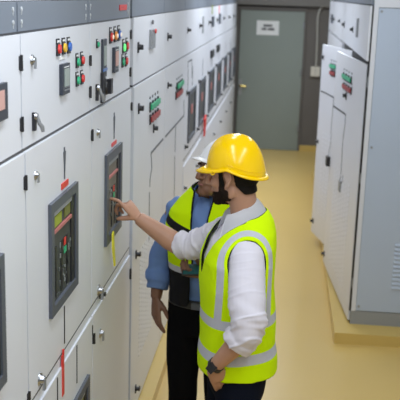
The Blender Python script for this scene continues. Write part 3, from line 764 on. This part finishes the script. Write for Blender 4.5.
def vest_material(name, bands, strap=None, lower_black=None, blackband=None):
    """lime fabric; reflective tape from height bands and from the armhole distance"""
    m = bpy.data.materials.new(name); m.use_nodes = True; nt = m.node_tree; b = nt.nodes['Principled BSDF']
    b.inputs['Roughness'].default_value = .9; b.inputs['Specular IOR Level'].default_value = .15
    def N(t, **k):
        n = nt.nodes.new(t)
        for a, v in k.items(): setattr(n, a, v)
        return n
    def attr(nm): n = N('ShaderNodeAttribute', attribute_name=nm); return n.outputs['Fac']
    def between(s, lo, hi):
        a = N('ShaderNodeMath', operation='GREATER_THAN'); nt.links.new(s, a.inputs[0]); a.inputs[1].default_value = lo
        c = N('ShaderNodeMath', operation='LESS_THAN'); nt.links.new(s, c.inputs[0]); c.inputs[1].default_value = hi
        d = N('ShaderNodeMath', operation='MULTIPLY'); nt.links.new(a.outputs[0], d.inputs[0]); nt.links.new(c.outputs[0], d.inputs[1]); return d.outputs[0]
    def mx(a, b_): n = N('ShaderNodeMath', operation='MAXIMUM'); nt.links.new(a, n.inputs[0]); nt.links.new(b_, n.inputs[1]); return n.outputs[0]
    z = attr('hz'); e = attr('ae'); t = None
    for lo, hi in bands:
        q = between(z, lo, hi); t = q if t is None else mx(t, q)
    if strap:
        q = between(e, *strap); t = q if t is None else mx(t, q)
    mixc = N('ShaderNodeMix', data_type='RGBA'); mixc.inputs['A'].default_value = (.60, .86, .0, 1); mixc.inputs['B'].default_value = (.50, .51, .57, 1)
    if t is not None:
        nt.links.new(t, mixc.inputs['Factor'])
    else: mixc.inputs['Factor'].default_value = 0
    out = mixc.outputs['Result']
    for rng in ([lower_black] if lower_black else [])+([blackband] if blackband else []):
        q = between(z, *rng); m2 = N('ShaderNodeMix', data_type='RGBA'); nt.links.new(q, m2.inputs['Factor']); nt.links.new(out, m2.inputs['A']); m2.inputs['B'].default_value = (.012, .012, .014, 1); out = m2.outputs['Result']
    nt.links.new(out, b.inputs['Base Color'])
    # a slight weave
    no = N('ShaderNodeTexNoise'); no.inputs['Scale'].default_value = 22; bp = N('ShaderNodeBump'); bp.inputs['Strength'].default_value = .35; bp.inputs['Distance'].default_value = .01
    tc = N('ShaderNodeTexCoord'); nt.links.new(tc.outputs['Object'], no.inputs['Vector']); nt.links.new(no.outputs['Fac'], bp.inputs['Height']); nt.links.new(bp.outputs['Normal'], b.inputs['Normal'])
    return m
def set_attr(me, name, fn):
    a = me.attributes.new(name, 'FLOAT', 'POINT')
    a.data.foreach_set('value', [fn(v.co) for v in me.vertices])
def wrinkle(me, fn):
    bm = to_bm(me); bm.normal_update(); n = {v: v.normal.copy() for v in bm.verts}
    for v in bm.verts: v.co += n[v]*fn(v.co)
    bm.to_mesh(me); bm.free(); return me
def eyes(Hd, parent):
    for s in (-1, 1):
        bm = bmesh.new(); ball(bm, Hd, (.0795, s*.031, .012), (.0105, .0125, .0085), 14)
        e = finish('eye', bm, eye_w, parent, smooth=True)
        bm = bmesh.new(); ball(bm, Hd, (.0885, s*.031, .010), (.0025, .0055, .0055), 10); finish('iris', bm, eye_d, e, smooth=True)
        bm = bmesh.new(); tube(bm, [Hd(.094, s*.014, .031), Hd(.0935, s*.028, .037), Hd(.082, s*.050, .032)], [.003, .0042, .002], 8, flat=.6)
        finish('eyebrow', bm, hair_m, parent, smooth=True)
def collar(B, c, r_in, r_out, h, drop, m, parent, gap=.35, name='collar', tilt=.3):
    bm = bmesh.new(); n = 40; rows = []
    for j in range(5):
        s = j/4; row = []
        for i in range(n+1):
            t = gap+(2*PI-2*gap)*i/n
            r = r_in+(r_out-r_in)*s**.8
            pt = abs(math.cos(t/2))**6     # near the front points
            z = c[2]-h*s*(1+.55*pt) - tilt*r*math.cos(t)
            row.append(bm.verts.new(B(c[0]+r*1.05*math.cos(t), c[1]+r*.95*math.sin(t), z)))
        rows.append(row)
    for a, b in zip(rows[:-1], rows[1:]):
        for i in range(n): bm.faces.new((a[i], a[i+1], b[i+1], b[i]))
    bmesh.ops.solidify(bm, geom=bm.faces[:], thickness=.004)
    return finish(name, bm, m, parent, smooth=True)

# ============ man in the yellow helmet
YY = 3.33
c0 = onY(237, 300, YY)
B = Body(c0.x, YY, math.radians(16))
py = root('person', (c0.x, YY, 0), 'bearded person in yellow hard hat and lime vest pointing at the cabinet', 'person')
hc = onY(234.5, 172, YY)
HY = Head((hc.x, YY, 1.636), math.radians(-17), math.radians(8))
torso = [(.80, .0, 0, .085, .120), (.92, .0, 0, .108, .152), (1.05, .005, 0, .108, .155), (1.18, .008, 0, .118, .168), (1.29, .008, 0, .118, .180), (1.36, .0, 0, .100, .172), (1.405, -.008, 0, .078, .135), (1.44, -.018, 0, .060, .080), (1.47, -.02, 0, .05, .055)]
def grow(secs, d, dl=None): return [(z, cf, cl, rf+d, rl+(d if dl is None else dl)) for z, cf, cl, rf, rl in secs]
def leg_pts(B, s, kn=.47): return [B(-.005, s*.085, .90), B(.0, s*.092, .72), B(.01, s*.095, kn), B(-.015, s*.10, .28), B(-.02, s*.10, .09)]
# arms: near (left) arm hangs with the hand in the pocket, far (right) arm reaches to the window
shL = B(.008, .156, 1.352); elL = onY(247.5, 333, 3.06); wrL = onY(214, 367, 3.12); 
haL = onY(226, 392, 3.20)
shR = B(.015, -.165, 1.36); elR = onY(184, 249, 3.58); wrR = onY(138.5, 218, 3.60)
def body_of(B, Hd, torso, arms, legs=True, voxel=.0042):
    bm = bmesh.new(); loft(bm, B, torso)
    head_mesh(bm, Hd)
    tube(bm, [B(-.02, 0, 1.40), B(-.02, 0, 1.46), (B(-.02, 0, 1.46)+Hd(-.022, 0, -.06))/2, Hd(-.022, 0, -.05), Hd(-.02, 0, -.01)], [.064, .058, .055, .055, .052], 20)
    for s in (-1, 1):
        tube(bm, leg_pts(B, s), [.082, .075, .055, .05, .038], 18)
        tube(bm, [B(-.05, s*.10, .05), B(.04, s*.105, .045), B(.14, s*.11, .035)], [.035, .036, .028], 12)
    for (sh, el, wr, rs) in arms:
        mid = (sh+el)/2; m2 = el+(wr-el)*.3
        tube(bm, [sh, mid, el, m2, wr], rs, 18)
    return bm
bm = body_of(B, HY, torso, [(shL-(shL-elL)*(-.0)+Vector((0, .012, -.02)), elL, wrL, [.042, .046, .041, .042, .027]), (shR, elR, wrR, [.055, .048, .046, .047, .029])])
# pointing hand
dR = (onY(124.5, 201, 3.60)-wrR).normalized()
hand(bm, wrR, dR, Vector((.35, -.35, 1)), 1 if dR.cross(Vector((.35, -.35, 1))).y < 0 else -1,
     [(.0, .62, .28), (.95, 1.1, .7), (1.05, 1.25, .8), (1.15, 1.3, .8)], (.45, .25, .85), .95, .08, .1, .72)
dL = (haL-wrL).normalized()
hand(bm, wrL, dL, Vector((.25, -1, .1)), 1 if dL.cross(Vector((.25, -1, .1))).x < 0 else -1, [(.1, .2, .2)]*4, (1., .12, .1), .95, .03, .1)
meY = remesh(bm, .0042, 4)
bodyY = link('body', meY, skinY, py, True)
headonly = lambda p: HY.inv(p)
# work copies in world space
def world_copy(o):
    m = o.data.copy(); m.transform(Matrix.Translation(ORG[o])); return m
wY = world_copy(bodyY)
def hair_keep(p):
    f, l, u = HY.inv(p)
    if abs(l) > .11 or u < -.085 or f < -.12 or f > .08 or u > .13: return False
    if abs(l) > .0775 and -.026 < f < .014 and u < .03: return False    # ear
    if u > .055: return True
    if f < -.026: return u > -.072+(.0 if f < -.05 else (f+.05)*1.6)
    if f < .016: return u > .030
    return f < .034 and u > -.03 and abs(l) > .045
hm, _ = extract(wY, hair_keep, .005, .003, 3, lambda p: .0015*noise.noise(p*120))
link('hair', hm, hair_m, py, True)
def beard_keep(p):
    f, l, u = HY.inv(p)
    if u > .03 or u < -.13 or f < (.020 if u > -.05 else .006): return False
    if abs(l) > .078: return False
    if f < .034: return u > -.095 and abs(l) > .03
    if u < -.074: return True
    if f > .082 and abs(l) < .026: return -.050 < u < -.043 or u < -.074
    return u < -.058+max(0, (.050-f))*5
hm, _ = extract(wY, beard_keep, .0035, .002, 3, lambda p: .0015*noise.noise(p*150))
link('beard', hm, beard_m, py, True)
eyes(HY, bodyY)
bm = bmesh.new(); ball(bm, HY, (.0955, 0, -.058), (.008, .018, .006), 12); finish('lips', bm, lip_m, bodyY, smooth=True)
helmet(HY, py, hatY, -.075)
# shirt with rolled sleeves
def cloth_noise(p, a, sc, off=0): return a*noise.noise(Vector((p.x*sc, p.y*sc, p.z*sc*.6+off)))
bm = bmesh.new(); loft(bm, B, grow(torso[1:8], .010))
cuffL = elL+(wrL-elL)*.20; cuffR = elR+(wrR-elR)*.08
ball(bm, ident, shL+Vector((0, .015, -.012)), (.074, .066, .074), 20)
tube(bm, [shL+Vector((.0, .012, -.01)), (shL+elL)/2+Vector((0, -.01, 0)), elL+Vector((.0, 0, .05)), elL, cuffL], [.070, .073, .070, .066, .060], 24)
tube(bm, [shR, (shR+elR)/2, elR+(shR-elR)*.15, cuffR], [.070, .064, .060, .056], 22)
tube(bm, [cuffL+(elL-cuffL)*.35, cuffL+(wrL-elL)*.10], [.066, .064], 22); tube(bm, [cuffR+(shR-cuffR)*.12, cuffR+(wrR-elR)*.06], [.062, .058], 22)
sm = remesh(bm, .0048, 4)
axisL = (elL-shL).normalized()
def ridge(p, ax, o, ka, kr, seed=0):
    t = (p-o).dot(ax); q = (p-o)-ax*t
    n = noise.noise(Vector((t*ka+seed+q.z*10, q.x*kr, q.y*kr+q.z*kr)))
    return (1-min(1, abs(n)*3.2))**2
def wr_fn(p):
    d = 0
    t = (p-shL).dot(axisL); q = (p-shL)-axisL*t
    if q.length < .11 and t > -.06:
        g = min(1, .15+max(0, t-.12)/.18)
        d += .0075*g*ridge(p+Vector((t*.3, 0, 0)), axisL, shL, 30, 7) - .003*g + .003*g*math.sin(t*60+q.dot(B.f)*30+3*noise.noise(p*9))
    axR = (elR-shR).normalized(); t = (p-shR).dot(axR); q = (p-shR)-axR*t
    if q.length < .09 and t > .02: d += .0075*ridge(p, axR, shR, 34, 7, 5)-.003
    return d+cloth_noise(p, .003, 14)
wrinkle(sm, wr_fn)
link('shirt', sm, shirtY, py, True)
collar(B, (.004, 0, 1.512), .060, .098, .066, 0, mat('shirt_white_lifted', (.88, .88, .92), .7), py, .42, tilt=.55)  # same shirt fabric in a brighter colour, offsetting the helmet's shade
# vest
vt_secs = [(.755, -.016, 0, .160, .188), (.84, -.013, 0, .154, .184), (.95, -.009, 0, .145, .178), (1.08, -.004, 0, .143, .180), (1.20, .008, 0, .140, .190), (1.30, .006, 0, .138, .200), (1.365, -.006, 0, .126, .186), (1.415, -.020, 0, .110, .152), (1.460, -.032, 0, .090, .108), (1.495, -.036, 0, .068, .075)]
bm = bmesh.new(); loft(bm, B, vt_secs, 48)
vm = remesh(bm, .005, 5)
AF, AZ, RFa, RZa = .010, 1.325, .072, .105
def vcoord(l, z): return z+.85*max(0, .172-abs(l)) if z > 1.2 else z
def ae(p):
    f, l, z = B.inv(p)
    if abs(l) < .02 or z < 1.07: return 3.0
    v = vcoord(l, z); return math.hypot((f-AF)/RFa, (v-AZ)/RZa) if v > AZ else abs(f-AF)/RFa
def ae_hole(p):
    f, l, z = B.inv(p); v = vcoord(l, z); return math.hypot((f-AF)/RFa, (v-AZ)/(RZa if v > AZ else .20))
def vest_keep(p):
    f, l, z = B.inv(p)
    if z < .838-.05*f: return False
    if abs(l) > .07 and ae_hole(p) < 1: return False
    # neck opening
    if math.hypot((f+.012)/.088, l/.094) < 1 and z > 1.36: return False
    if f > 0 and z > 1.235 and abs(l) < .005+(z-1.235)*.42: return False
    return True
def vfold(p):
    f, l, z = B.inv(p)
    return .004*noise.noise(Vector((f*9, l*9, z*5)))+.003*math.sin(z*34+f*22+3*noise.noise(p*6))*max(0, min(1, (1.15-z)*3))
vx, rims = extract(vm, vest_keep, .004, .003, 8, vfold)
set_attr(vx, 'hz', lambda p: p.z + .08*B.inv(p)[0]); set_attr(vx, 'ae', ae)
vz = lambda y, x=205: onY(x, y, YY).z
vmat = vest_material('vest_lime_tape', [(.910, .953), (1.055, 1.096)], (1.20, 1.52))
VY = link('vest', vx, vmat, py, True)
for rm in rims: finish('vest_piping', piping([rm], .0030), pipe_m, VY, smooth=True)
# trousers, belt, shoes
def trousers(B, m, parent, waist=.98, r=1.):
    bm = bmesh.new(); loft(bm, B, [(.73, -.01, 0, .112*r, .160*r), (.78, -.01, 0, .118*r, .168*r), (.88, -.005, 0, .122*r, .168*r), (waist, 0, 0, .116*r, .162*r)])
    for s in (-1, 1):
        tube(bm, [B(-.008, s*.085, .88), B(.0, s*.092, .72), B(.01, s*.095, .47), B(-.012, s*.10, .28), B(-.02, s*.10, .06)], [.098*r, .094*r, .076, .070, .064], 22)
    me = remesh(bm, .007, 6); wrinkle(me, lambda p: cloth_noise(p, .006, 10)); return link('trousers', me, m, parent, True)
def shoes(B, parent):
    for s in (-1, 1):
        bm = bmesh.new(); tube(bm, [B(-.10, s*.10, .05), B(-.06, s*.10, .055), B(.02, s*.105, .055), B(.10, s*.11, .042), B(.17, s*.112, .034), B(.19, s*.112, .03)], [.030, .042, .045, .045, .036, .016], 14)
        for v in bm.verts: v.co.z = max(v.co.z, .0)
        finish('shoe', bm, shoe_m, parent, smooth=True)
trousers(B, trous, py, .96); shoes(B, py)
# watch on the near wrist
axw = (wrL-elL).normalized(); wc = wrL-axw*.012
bm = bmesh.new(); tube(bm, [wc-axw*.009, wc+axw*.009], .032, 24)
wt = finish('watch_strap', bm, black, py, smooth=False, bevel=.003)
nrm = (Vector((-.35, -1, .15))-axw*axw.dot(Vector((-.35, -1, .15)))).normalized(); sidev = axw.cross(nrm)
bm = bmesh.new(); m4 = Matrix((( *sidev, ), ( *axw, ), ( *nrm, ))).transposed()
def TW(u, v, w): return wc + m4 @ Vector((u, v, w))
box(bm, TW, -.016, .016, -.018, .018, .026, .040); finish('watch_face', bm, black, wt, bevel=.004)

# ============ man in the white helmet
YB2 = 3.92
c1b = onY(205, 280, YB2)
B2 = Body(c1b.x, YB2, math.radians(78))
pb = root('person', (c1b.x, YB2, 0), 'person in white hard hat and blue shirt holding a phone, behind the pointing one', 'person')
hb = onY(218.5, 172, YB2-.06)
HB = Head((hb.x, hb.y, hb.z), math.radians(40), math.radians(-6), 0, .98)
print('HB z', hb.z, 'band', onY(180, 229, 3.8).z, onY(178, 268, 3.8).z, 'ear', onY(230, 183, 3.24).z)
dzB = (hb.z-.0)-1.51
torso2 = [(z*.955 if z < 1.2 else z-.035, cf, cl, rf*.98, rl*.93) for z, cf, cl, rf, rl in torso]
B2c = B2
shR2 = onY(177, 209, 3.98); elR2 = onY(161.5, 256, 4.01); wrR2 = onY(156, 298, 3.95)
shL2 = B2(-.01, .16, 1.27); elL2 = B2(.0, .235, 1.03); wrL2 = onY(203, 275, 3.66)
bm = bmesh.new(); loft(bm, B2, torso2); head_mesh(bm, HB)
tube(bm, [B2(-.02, 0, 1.36), B2(-.01, 0, 1.42), HB(-.022, 0, -.05), HB(-.02, 0, -.01)], [.060, .055, .053, .052], 20)
for s in (-1, 1):
    tube(bm, leg_pts(B2, s, .45), [.082, .075, .055, .05, .038], 18)
    tube(bm, [B2(-.05, s*.10, .05), B2(.04, s*.105, .045), B2(.14, s*.11, .035)], [.035, .036, .028], 12)
for sh, el, wr in ((shR2, elR2, wrR2), (shL2, elL2, wrL2)):
    tube(bm, [sh, (sh+el)/2, el, el+(wr-el)*.3, wr], [.052, .044, .039, .040, .027], 18)
d2 = (onY(156, 322, 3.91)-wrR2).normalized(); nb = Vector((-.75, -.55, .1))
hand(bm, wrR2, d2, nb, 1 if d2.cross(nb).y < 0 else -1, [(.12, .3, .2), (.18, .4, .25), (.22, .45, .3), (.3, .5, .3)], (.75, .35, .45), 1.0, .05, .35)
d3 = (onY(193, 274, 3.62)-wrL2).normalized(); n3 = Vector((.1, -.5, -.9))
hand(bm, wrL2, d3, n3, 1 if d3.cross(n3).y < 0 else -1, [(.3, .9, .6), (.35, .95, .6), (.4, 1., .6), (.45, 1., .6)], (.7, .5, .7), .95, .05, .3)
meB = remesh(bm, .0042, 4); bodyB = link('body', meB, skinB, pb, True)
wB_ = world_copy(bodyB)
def hair_keep2(p):
    f, l, u = HB.inv(p)
    if abs(l) > .11 or u < -.085 or f < -.12 or f > .08 or u > .13: return False
    if abs(l) > .0775 and -.026 < f < .014 and u < .03: return False
    if u > .06: return True
    if f < -.026: return u > -.06
    return f < .016 and u > .030
hm, _ = extract(wB_, hair_keep2, .005, .003, 3); link('hair', hm, hair_m, pb, True)
eyes(HB, bodyB)
bm = bmesh.new(); ball(bm, HB, (.0935, 0, -.059), (.010, .020, .008), 12); finish('lips', bm, lipB, bodyB, smooth=True)
helmet(HB, pb, hatW, -.30)
bm = bmesh.new(); loft(bm, B2, grow(torso2[1:8], .010))
cf = elR2+(wrR2-elR2)*.78
ball(bm, ident, shR2+Vector((.01, 0, -.01)), (.066, .066, .070), 18)
tube(bm, [shR2+Vector((.01, 0, -.02)), (shR2+elR2)/2, elR2, elR2+(wrR2-elR2)*.4, cf], [.066, .062, .058, .058, .054], 22)
tube(bm, [elR2+(wrR2-elR2)*.36, elR2+(wrR2-elR2)*.58], [.064, .062], 20)
cfl = elL2+(wrL2-elL2)*.7
tube(bm, [shL2, (shL2+elL2)/2, elL2, cfl], [.066, .060, .056, .050], 20)
sm = remesh(bm, .006, 5)
wrinkle(sm, lambda p: cloth_noise(p, .006, 16)+.003*math.sin(p.z*70+p.x*30+4*noise.noise(p*8)))
link('shirt', sm, shirtB, pb, True)
collar(B2, (.004, 0, 1.445), .062, .104, .056, 0, shirtB, pb, .45, tilt=.42)
vs2 = [(z*.955 if z < 1.2 else z-.035, cf_, cl, rf-.004, rl-.012) for z, cf_, cl, rf, rl in vt_secs]
bm = bmesh.new(); loft(bm, B2, vs2, 48); vm2 = remesh(bm, .005, 5)
def keep2(p):
    f, l, z = B2.inv(p)
    if z < .90: return False
    if abs(l) > .07 and math.hypot((f+.015)/.070, (z-1.20)/(.155 if z > 1.20 else .13)) < 1: return False
    if math.hypot((f+.02)/.078, l/.080) < 1 and z > 1.35: return False
    if f > 0 and abs(l) < (.036 if z < 1.10 else .020+(z-1.12)*.10): return False
    return True
vx2, rims2 = extract(vm2, keep2, .004, .003, 8, lambda p: .004*noise.noise(p*9))
set_attr(vx2, 'hz', lambda p: p.z+.30*B2.inv(p)[1]*(1 if p.z > 1.15 else .1)); set_attr(vx2, 'ae', lambda p: 5.)
vm2m = vest_material('vest_lime_black', [(1.055, 1.085)], None, (.0, 1.055), (1.225, 1.262))
VB = link('vest', vx2, vm2m, pb, True)
for rm in rims2: finish('vest_piping', piping([rm], .0045), pipe_m, VB, smooth=True)
trousers(B2, trousB, pb, .915, 1.0); shoes(B2, pb)
bm = bmesh.new(); loft(bm, B2, [(.885, 0, 0, .128, .172), (.89, 0, 0, .130, .174), (.92, 0, 0, .130, .174), (.925, 0, 0, .128, .172)], k=2)
bl = finish('belt', bm, leather, pb, smooth=True)
bm = bmesh.new(); box(bm, lambda a, b, c: B2(c, a, b), -.022, .022, .888, .918, .128, .137); finish('buckle', bm, frame_d, bl, bevel=.002)
# phone
pc = onY(190, 270, 3.585)
axp = (onY(198, 270.5, 3.60)-onY(183, 270.5, 3.60)).normalized()
axq = Vector((0, .85, .35)).normalized(); axq = (axq-axp*axq.dot(axp)).normalized(); axn = axp.cross(axq)
bm = bmesh.new()
def TP(u, v, w): return pc+axp*u+axq*v+axn*w
box(bm, TP, -.033, .072, -.036, .036, -.004, .004, 0); box(bm, TP, -.028, .067, -.032, .032, .004, .0048, 1)
tag(finish('phone', bm, [black, mat('phone_screen', (.02, .10, .10), .15)], None, bevel=.0015), 'dark phone held flat in the hand of the person in blue', 'phone')

# ------------------------------------------------------------------ light
def area(name, loc, size, power, rgb=(1, .97, .93), rot=(0, 0, 0)):
    l = bpy.data.lights.new(name, 'AREA'); l.shape = 'RECTANGLE'; l.size, l.size_y = size; l.energy = power; l.color = rgb
    o = bpy.data.objects.new(name, l); col.objects.link(o); o.location = loc; o.rotation_euler = rot; return o
for i, (y, pw) in enumerate(((-.25, 25), (1.05, 26), (2.35, 24), (4.7, 23), (7.4, 36), (9.4, 40), (11.4, 33))):  # nearest pair added to fill the figures, farthest to lift the far end
    for x in (-.36, .62): area('ceiling_or_fill_lamp', (x, y, 2.85), (.16, 1.2), pw*.53, (.87, .94, 1.))
w = bpy.data.worlds.new('World'); bpy.context.scene.world = w; w.use_nodes = True
w.node_tree.nodes['Background'].inputs[0].default_value = (.80, .88, 1, 1); w.node_tree.nodes['Background'].inputs[1].default_value = .13

# ------------------------------------------------------------------ camera
cam = bpy.data.cameras.new('Camera'); co = bpy.data.objects.new('Camera', cam); col.objects.link(co)
m = Matrix(((CR.x, -CD.x, -CF.x), (CR.y, -CD.y, -CF.y), (CR.z, -CD.z, -CF.z))).to_4x4(); m.translation = Vector((0, 0, H))
co.matrix_world = m
cam.sensor_width = 36; cam.lens = FPX/400*36; cam.clip_start = .05
cam.dof.use_dof = True; cam.dof.focus_distance = 3.05; cam.dof.aperture_fstop = 6.3
sc = bpy.context.scene; sc.camera = co
sc.view_settings.view_transform = 'Standard'; sc.view_settings.look = 'None'; sc.view_settings.exposure = 0; sc.view_settings.gamma = 1; sc.view_settings.use_curve_mapping = False
